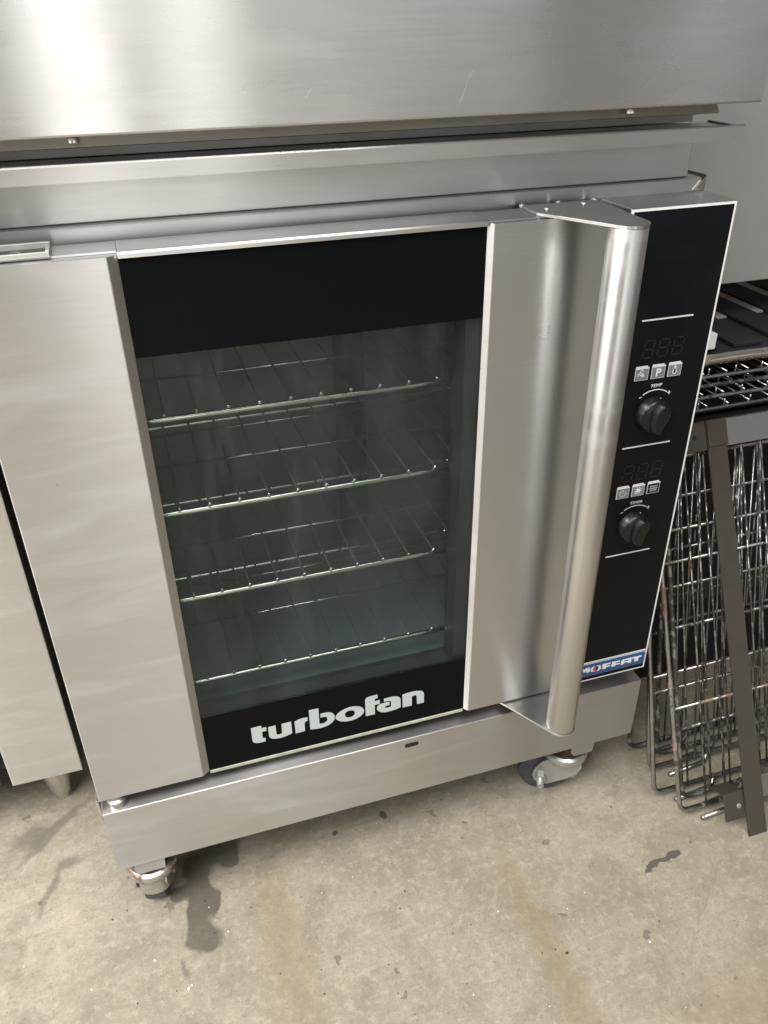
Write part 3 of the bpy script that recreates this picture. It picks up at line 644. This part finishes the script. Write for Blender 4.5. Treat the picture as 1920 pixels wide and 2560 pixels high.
# ================================================================== stand on castors
stand = thing('oven_stand', 'low steel stand with castors carrying the glass-door oven', 'stand', (0.3675, 0.3, FZ))
bm = bmesh.new()
prof = [(0.0, -0.1286), (0.0, -0.0250), (0.0010, -0.0240), (0.090, -0.0240), (0.090, -0.0262), (0.0022, -0.0262), (0.0022, -0.1286)]
addprism(bm, prof, 'x', 0.0, WID)
fb = finish('front_beam', bm, M['steel_beam'], stand)
# adjusting slot: the shade inside it painted as a black film on the beam
sl = [(0.3905 + sx * 0.006 + 0.0037 * math.cos(R(a)), -0.0365 + 0.0037 * math.sin(R(a))) for sx, rg in ((1, range(-90, 91, 15)), (-1, range(90, 271, 15))) for a in rg]
printed('slot', [sl], 0.0, M['void'], fb, 0.0002)
box('side_beam', 0.0006, 0.0030, 0.0030, 0.74, -0.1280, -0.0250, M['steel_beam'], stand, 0.0004)
box('side_beam', WID - 0.0030, WID - 0.0006, 0.0030, 0.74, -0.1280, -0.0250, M['steel_beam'], stand, 0.0004)
box('rear_beam', 0.0035, WID - 0.0035, 0.7365, 0.739, -0.1280, -0.0250, M['steel_beam'], stand, 0.0004)
box('base_plate', 0.0035, WID - 0.0035, 0.0905, 0.736, -0.0300, -0.0250, M['frame_dark'], stand, 0)
def caster(cx, cy, ang, zinc, trail=0.032):
    """swivel castor under the stand: raceway, pressed fork, wheel, axle bolt; ang = direction of the trail"""
    Z0, wr = -0.164, 0.035
    az = FZ + wr
    T = Matrix.Translation((cx, cy, 0)) @ Matrix.Rotation(R(ang), 4, 'Z')
    bm = bmesh.new()
    addlathe(bm, [(0.0280, Z0 - 0.019), (0.0325, Z0 - 0.014), (0.0345, Z0 - 0.007), (0.0330, Z0 - 0.001), (0.0290, Z0 + 0.0015), (0.0250, Z0 + 0.0005), (0.0230, Z0 - 0.004)], (0, 0, 0), 'z', 40)
    e = trail
    pts = [(-0.024, Z0 - 0.010), (0.020, Z0 - 0.010), (e, Z0 - 0.018), (e + 0.010, az + 0.016), (e + 0.0125, az + 0.002), (e + 0.009, az - 0.009), (e, az - 0.0125), (e - 0.010, az - 0.014), (-0.008, az + 0.004), (-0.022, az + 0.018), (-0.027, Z0 - 0.020)]
    for s in (-1, 1): addprism(bm, pts, 'y', s * 0.0200 - 0.0014, s * 0.0200 + 0.0014)
    # rounded back of the fork, joining the cheeks
    web = [(-0.0130 - 0.0160 * math.cos(R(a)), 0.0212 * math.sin(R(a))) for a in range(-80, 81, 16)]
    top = [bm.verts.new((x - 0.001, y, Z0 - 0.010)) for x, y in web]; bot = [bm.verts.new((x + 0.003, y, az + 0.006)) for x, y in web]
    tin = [bm.verts.new((x + 0.002, y * 0.9, Z0 - 0.010)) for x, y in web]; bin_ = [bm.verts.new((x + 0.006, y * 0.9, az + 0.006)) for x, y in web]
    for i in range(len(web) - 1):
        bm.faces.new((top[i], top[i + 1], bot[i + 1], bot[i])); bm.faces.new((tin[i], bin_[i], bin_[i + 1], tin[i + 1])); bm.faces.new((bot[i], bot[i + 1], bin_[i + 1], bin_[i]))
    addbox(bm, -0.022, 0.026, -0.0182, 0.0182, Z0 - 0.018, Z0 - 0.0125, 0.001)
    bm.transform(T)
    f = finish('caster', bm, zinc, stand)
    for p in f.data.polygons: p.use_smooth = True
    f.data.set_sharp_from_angle(angle=R(32))
    bm = bmesh.new(); addlathe(bm, [(wr - 0.0075, -0.0150), (wr - 0.0015, -0.0135), (wr, -0.0080), (wr, 0.0080), (wr - 0.0015, 0.0135), (wr - 0.0075, 0.0150)], (e, 0, az), 'y', 48); bm.transform(T)
    w = finish('wheel', bm, M['rubber'], f, True); w.data.set_sharp_from_angle(angle=R(50))
    bm = bmesh.new(); pr = []
    for i in range(9): pr += [(0.0046, 0.0400 - 0.0014 * i), (0.0052, 0.0393 - 0.0014 * i)]
    addlathe(bm, pr + [(0.0050, -0.0240)], (e, 0, az), 'y', 16); bm.transform(T)
    finish('axle_bolt', bm, M['zinc'], f)
    bm = bmesh.new(); addlathe(bm, [(0.0085, 0.0270), (0.0092, 0.0258), (0.0092, 0.0216)], (e, 0, az), 'y', 6); bm.transform(T)
    finish('nut', bm, M['zinc'], f)
    lathe('swivel_stem', [(0.0228, Z0 - 0.0038), (0.0215, Z0 - 0.002), (0.0110, Z0 - 0.001), (0.0110, Z0 + 0.030)], (cx, cy, 0), M['rust'], f, 'z', 28)
    return f
caster(0.0360, 0.0365, 80, M['zinc_rusty'], 0.014)
caster(0.6500, 0.0365, 152, M['zinc'])
caster(0.060, 0.70, 30, M['zinc']); caster(0.675, 0.70, -60, M['zinc'])
prism('caster_mount', [(0.018, -0.1270), (0.018, -0.1440), (0.0215, -0.1520), (0.055, -0.1520), (0.057, -0.127)], 'y', 0.0042, 0.0500, M['steel_beam'], stand)
prism('caster_mount', [(0.640, -0.1270), (0.640, -0.1440), (0.647, -0.1520), (0.676, -0.1520), (0.678, -0.127)], 'y', 0.0042, 0.0560, M['steel_beam'], stand)

# ================================================================== appliance standing on the oven
up = thing('upper_appliance', 'large brushed steel appliance with plain front panel standing above the oven', 'appliance', (0.22, 0.35, 0.637))
XL = -0.55
bm = bmesh.new()
addprism(bm, [(-0.0040, 1.30), (-0.0040, 0.7145), (-0.0035, 0.7132), (-0.0024, 0.7126), (0.030, 0.7126), (0.030, 0.7140), (-0.0020, 0.7146), (-0.0020, 1.30)], 'x', XL, WID + 0.001)
fp = finish('front_panel', bm, M['steel_upper'], up)
prism('bottom_flange', [(0.0240, 0.7022), (0.0265, 0.7013), (0.0340, 0.7120), (0.0310, 0.7120)], 'x', XL, 0.7125, M['steel'], up)
for x in (0.1135, 0.6130, -0.38):
    lathe('bolt', [(0.0028, 0.7085), (0.0046, 0.7090), (0.0046, 0.7112), (0.0040, 0.7125)], (x, 0.0235, -0.0030), M['bright'], up, 'z', 20)
box('casing', XL + 0.001, WID - 0.001, 0.060, 0.72, 0.7145, 1.295, M['steel_old'], up, 0.001)
bm = bmesh.new()                                            # tray shaped ledge with a raised front lip
addprism(bm, [(0.0115, 0.6780), (0.0115, 0.6905), (0.0122, 0.6918), (0.0135, 0.6923), (0.0150, 0.6915), (0.0150, 0.6895), (0.062, 0.6895), (0.062, 0.6875), (0.0135, 0.6875), (0.0132, 0.6780)], 'x', XL, WID + 0.001)
led = finish('ledge', bm, M['steel'], up)
box('ledge_end', WID - 0.0062, WID - 0.001, 0.0155, 0.0615, 0.6897, 0.6915, M['bright'], led, 0.0003)
bm = bmesh.new(); addbox(bm, XL, 0.7170, 0.0625, 0.70, 0.6375, 0.6870, 0.0008)
finish('plinth', bm, M['steel'], up)
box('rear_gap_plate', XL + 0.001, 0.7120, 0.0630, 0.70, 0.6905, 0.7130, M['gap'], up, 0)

for pts, w in (([(0.2955, 0.7327), (0.2985, 0.7352), (0.3010, 0.7392)], 0.0004), ([(0.4265, 0.7215), (0.4320, 0.7305), (0.4350, 0.7400)], 0.0003), ([(0.4350, 0.7400), (0.4400, 0.7485)], 0.0003), ([(0.245, 0.7425), (0.2468, 0.7400), (0.2475, 0.7378)], 0.0004)):
    printed('scratch', stroke(pts, w), -0.0040, M['scratch'], fp, 0.0001)

# ================================================================== appliance to the left
la = thing('steel_cabinet', 'pale brushed steel cabinet on a tapered foot left of the oven', 'cabinet', (-0.35, 0.5, FZ))
bm = bmesh.new()
addprism(bm, [(-0.1420, 0.235), (-0.1420, 0.2025), (-0.1415, 0.2006), (-0.1395, 0.2000), (-0.0475, 0.2000), (-0.0460, 0.2004), (-0.0455, 0.2020), (-0.0455, 0.80), (-0.0470, 0.80), (-0.0470, 0.235)], 'z', -0.1455, 0.66)
finish('side_panel', bm, M['steel_left'], la)
bm = bmesh.new(); addbox(bm, -0.66, -0.1560, 0.1990, 0.232, -0.138, 0.60, 0.001)
finish('front_door', bm, M['steel_left'], la)
box('carcass', -0.66, -0.0480, 0.2355, 0.80, -0.1430, 0.655, M['frame_dark'], la, 0)
for x, y in ((-0.0960, 0.262), (-0.0960, 0.74), (-0.60, 0.262)):
    lathe('foot', [(0.0120, FZ), (0.0125, FZ + 0.010), (0.0145, FZ + 0.011), (0.0175, FZ + 0.016), (0.0265, FZ + 0.104)], (x, y, 0), M['bright'], la, 'z', 32)

# ================================================================== bench to the right, with its slatted deck
be = thing('steel_bench', 'worn steel bench with grey front panel and slatted under-deck right of the oven', 'bench', (1.3, 0.5, FZ))
box('front_panel', 0.742, 2.1, 0.318, 0.335, 0.4270, 1.35, M['apron'], be, 0.001)
box('deck', 0.742, 2.1, 0.215, 0.98, 0.352, 0.360, M['deck'], be, 0)
for k, (x, y0, y1, w) in enumerate(((1.036, 0.345, 0.46, 0.020), (1.110, 0.350, 0.9, 0.021), (1.186, 0.36, 0.9, 0.026), (1.262, 0.34, 0.9, 0.022), (1.340, 0.36, 0.9, 0.022), (0.955, 0.37, 0.9, 0.022), (0.88, 0.36, 0.9, 0.022))):
    box('slat', x - w / 2, x + w / 2, y0, y1, 0.3605, 0.3640, M['slat'], be, 0.0006)
for k, x in enumerate((1.073, 1.148, 1.224, 1.30, 0.995, 0.918)):
    box('slat', x - 0.025, x + 0.025, 0.228, 0.9, 0.3605, 0.3665, M['deck'], be, 0.001)
pts = [(0.742 + 0.04 * i, 0.2080 + 0.0012 * math.sin(i * 1.7), 0.3560 + 0.0010 * math.sin(i * 2.3 + 1)) for i in range(36)]
tube('front_rail', pts, 0.0080, M['rail_old'], be, 16)
box('shelf', 0.742, 2.1, 0.215, 0.98, 0.268, 0.276, M['deck'], be, 0)
box('lower_beam', 0.752, 2.1, 0.1960, 0.2015, -0.085, -0.045, M['grime'], be, 0.001)
box('lower_shelf', 0.742, 2.1, 0.3005, 0.98, -0.172, -0.165, M['deck'], be, 0)
box('rear_panel', 0.742, 2.1, 0.985, 1.0, FZ + 0.05, 1.0, M['void'], be, 0)  # unseen back and end, blackened to keep the space under the bench dark
box('shade_board', 0.752, 2.1, 0.2020, 0.206, FZ + 0.004, 0.2675, M['void'], be, 0)  # black sheet put where there is only shade beneath the bench
box('end_panel', 0.742, 0.750, 0.3005, 0.98, FZ + 0.02, 0.35, M['void'], be, 0)
for x in (0.80, 2.05): lathe('leg', [(0.019, FZ), (0.019, 0.267)], (x, 0.93, 0), M['rail_old'], be, 'z', 20)
bx = box('white_box', 0.902, 0.9285, 0.218, 0.262, 0.3670, 0.3905, M['carton'], None, 0.0012); tag(bx, 'small white box corner lying on the slatted deck beside the control panel', 'box')

# wire racks lying flat under the deck
def flat_rack(z, x0, y0, k, label, mat):
    t = thing('wire_rack', label, 'wire rack', (x0, y0, z), 'wire racks stacked flat under the bench deck', local=True, rot=(0, R(random.uniform(-.4, .4)), R(random.uniform(-1.2, 1.2))))
    fr = rounded([(0, 0, 0), (0.60, 0, 0), (0.60, 0.40, 0), (0, 0.40, 0)], 0.018)
    tube('frame', fr, 0.0030, mat, t, 8, True)
    me = None
    for i in range(16):
        if me is None: o = tube('wire', [(0, 0, 0.0042), (0, 0.40, 0.0042)], 0.0016, mat, t, 6); me = o.data
        else: o = link('wire', me, None, t)
        o.location = (0.022 + 0.0368 * i + random.uniform(-.002, .002), 0, 0)
    me = None
    for i in range(8):                                      # short uprights that carry the rack above
        if me is None: o = tube('upright', [(0, 0.001, 0.003), (0, 0.001, 0.0125)], 0.0018, mat, t, 6); me = o.data
        else: o = link('upright', me, None, t)
        o.location = (0.02 + 0.045 * i + 0.008 * k, 0, 0)
for k, (z, lab) in enumerate(((0.3345, 'topmost grey wire rack of the flat stack under the bench deck'), (0.3215, 'second wire rack down in the flat stack under the bench deck'),
                              (0.3040, 'third wire rack down in the flat stack under the bench deck'), (0.2850, 'lowest wire rack of the flat stack, just above the leaning frame'))):
    flat_rack(z, 0.845 + 0.010 * (k % 2), 0.199 - 0.002 * k, k, lab, (M['wireB'], M['wireA'], M['wireC'], M['wireB'])[k])

# leaning wire racks, front one first
def lean_rack(x, y, lean, label, mat, wmat, L=0.50, w=0.52, off=0.0, z=FZ + 0.016, yaw=0.0, bars=(0.16, 0.38)):
    t = thing('wire_rack', label, 'wire rack', (x, y, z), 'wire racks leaning in a row beside the oven', local=True, rot=(R(-lean), 0, R(yaw)))
    fr = rounded([(0, 0, 0), (w, 0, 0), (w, 0, L), (0, 0, L)], 0.016)
    tube('frame', fr, 0.0037, mat, t, 10, True)
    me = None
    n = int((w - 0.05) / 0.034)
    for i in range(n):
        if me is None: o = tube('wire', [(0, -0.0045, 0), (0, -0.0050, L * .5), (0, -0.0045, L)], 0.0015, wmat, t, 6); me = o.data
        else: o = link('wire', me, None, t)
        o.location = (0.038 + off + 0.034 * i + random.uniform(-.0025, .0025), 0, 0); o.rotation_euler = (0, R(random.uniform(-.35, .35)), 0)
    for zz in bars:
        tube('cross_bar', [(0.004, 0.003, zz), (w - 0.004, 0.003, zz)], 0.0024, mat, t, 8)
    for xx in (0.052, w - 0.10):                            # bent stop at the lower edge
        tube('stop', rounded([(xx + 0.055, 0.001, 0.004), (xx + 0.048, -0.004, -0.013), (xx - 0.022, -0.010, -0.0135)], 0.008, 4, False), 0.0036, mat, t, 8)
    return t
lean_rack(0.788, -0.077, 22.8, 'front wire rack leaning beside the oven, its rusty frame rod nearest the camera', M['wireC'], M['wireA'], 0.53, 0.50, 0.004)
lean_rack(0.7705, -0.036, 18.2, 'second leaning wire rack from the front, pale rod close to the stand', M['wireB'], M['wireA'], 0.53, 0.52, 0.016, bars=(0.19, 0.41))
lean_rack(0.7900, 0.008, 15.0, 'third leaning wire rack from the front, between the pale rod and the oven stand', M['wireB'], M['wireB'], 0.53, 0.50, 0.010, bars=(0.13, 0.30, 0.44))
lean_rack(0.7840, 0.055, 11.0, 'rearmost leaning wire rack, its dark corner peeping out beside the stand', M['wireA'], M['wireA'], 0.52, 0.50, 0.022, bars=(0.20, 0.26))
lean_rack(0.8060, -0.056, 21.0, 'dark wire rack squeezed between the first and second leaning racks', M['wireA'], M['wireA'], 0.53, 0.48, 0.012, bars=(0.11, 0.27))
lean_rack(0.8180, 0.030, 13.0, 'dark wire rack squeezed between the two rear leaning racks', M['wireA'], M['wireC'], 0.53, 0.48, 0.006, bars=(0.23, 0.35))

# leaning frame of flat steel bars
lf = thing('rack_stand', 'greasy brown flat-bar rack stand leaning in front of the wire racks', 'rack stand', (0.884, -0.137, FZ), local=True, rot=(R(-26.4), 0, 0))
L = 0.612
bm = bmesh.new()
addprism(bm, [(-0.0165, 0.000), (0.0145, 0.000), (0.0150, 0.0020), (0.0150, 0.020), (0.0130, 0.020), (0.0130, 0.0022), (-0.0165, 0.0022)], 'z', 0.0, L)
finish('post', bm, M['grime'], lf)
bm = bmesh.new()
addbox(bm, 0.0155, 0.50, 0.0005, 0.0030, L - 0.038, L, 0.0006)
addbox(bm, 0.0155, 0.50, 0.0031, 0.030, L - 0.0025, L - 0.0002, 0.0004)
finish('top_rail', bm, M['grime_pale'], lf)
bm = bmesh.new(); addbox(bm, -0.0540, -0.0172, 0.0005, 0.0028, L - 0.040, L - 0.002, 0.0006); addbox(bm, -0.0540, 0.0150, 0.0029, 0.028, L - 0.0025, L - 0.0002, 0.0004)
ck = finish('corner_plate', bm, M['grime'], lf)
lathe('hole', [(0.0034, 0.0001), (0.0034, 0.0004)], (-0.036, 0, L - 0.020), M['void'], ck, 'y', 16)
bm = bmesh.new(); addbox(bm, -0.0155, 0.0160, -0.0020, -0.0004, L - 0.036, L + 0.001, 0.0007)
finish('post_cap', bm, M['grime'], lf)
bm = bmesh.new(); addbox(bm, 0.0155, 0.50, 0.0060, 0.0085, 0.050, 0.085, 0.0006); addbox(bm, 0.0155, 0.50, 0.0086, 0.034, 0.0825, 0.0848, 0.0004)
finish('bottom_rail', bm, M['grime_pale'], lf)
bm = bmesh.new(); addbox(bm, -0.0500, -0.0170, 0.0030, 0.0052, 0.030, 0.072, 0.0006); addbox(bm, -0.0500, -0.0170, 0.0053, 0.036, 0.0700, 0.0720, 0.0004)
pk = finish('foot_plate', bm, M['grime'], lf)
lathe('rivet', [(0.0038, 0.0030), (0.0034, 0.0018), (0.0012, 0.0012)], (-0.026, 0, 0.050), M['rail_old'], pk, 'y', 16)
bm = bmesh.new(); addprism(bm, [(-0.0165, 0.000), (0.0145, 0.000), (0.0150, 0.0020), (0.0150, 0.020), (0.0130, 0.020), (0.0130, 0.0022), (-0.0165, 0.0022)], 'z', 0.0, L)
o = finish('post', bm, M['grime'], lf, loc=(0.515, 0, 0))

# ================================================================== crumbs on the slab
def crumbs(name, spots, mat, label):
    bm = bmesh.new()
    for x, y, s in spots:
        r = bmesh.ops.create_icosphere(bm, subdivisions=1, radius=s)
        for v in r['verts']:
            v.co = Vector((x + v.co.x * random.uniform(.6, 1.4), y + v.co.y * random.uniform(.6, 1.4), FZ + max(0, v.co.z * 0.5 + s * .3)))
    o = finish(name, bm, mat); o['kind'] = 'stuff'; o['label'] = label; o['category'] = 'debris'
rs = random.Random(3)
wh = [(0.060, -0.105, .0022), (0.064, -0.102, .0015), (0.022, -0.055, .0016), (0.098, -0.002, .0009), (0.118, -0.045, .0012), (0.64, -0.23, .0015), (0.47, -0.13, .0012)] + [(rs.uniform(-.2, .75), rs.uniform(-.36, .1), rs.uniform(.0004, .0008)) for _ in range(24)]
dk = [(0.345, -0.085, .0014), (0.53, -0.21, .0022), (0.56, -0.215, .0012), (0.50, -0.2, .001), (0.40, -0.14, .0012)] + [(rs.uniform(-.2, .8), rs.uniform(-.36, .12), rs.uniform(.0006, .0014)) for _ in range(80)]
crumbs('white_crumbs', wh, M['chip_white'], 'tiny white chips scattered over the concrete floor')
crumbs('dark_crumbs', dk, M['chip_dark'], 'tiny dark crumbs scattered over the concrete floor')
for o in bpy.data.objects:
    if '_local' in o: del o['_local']
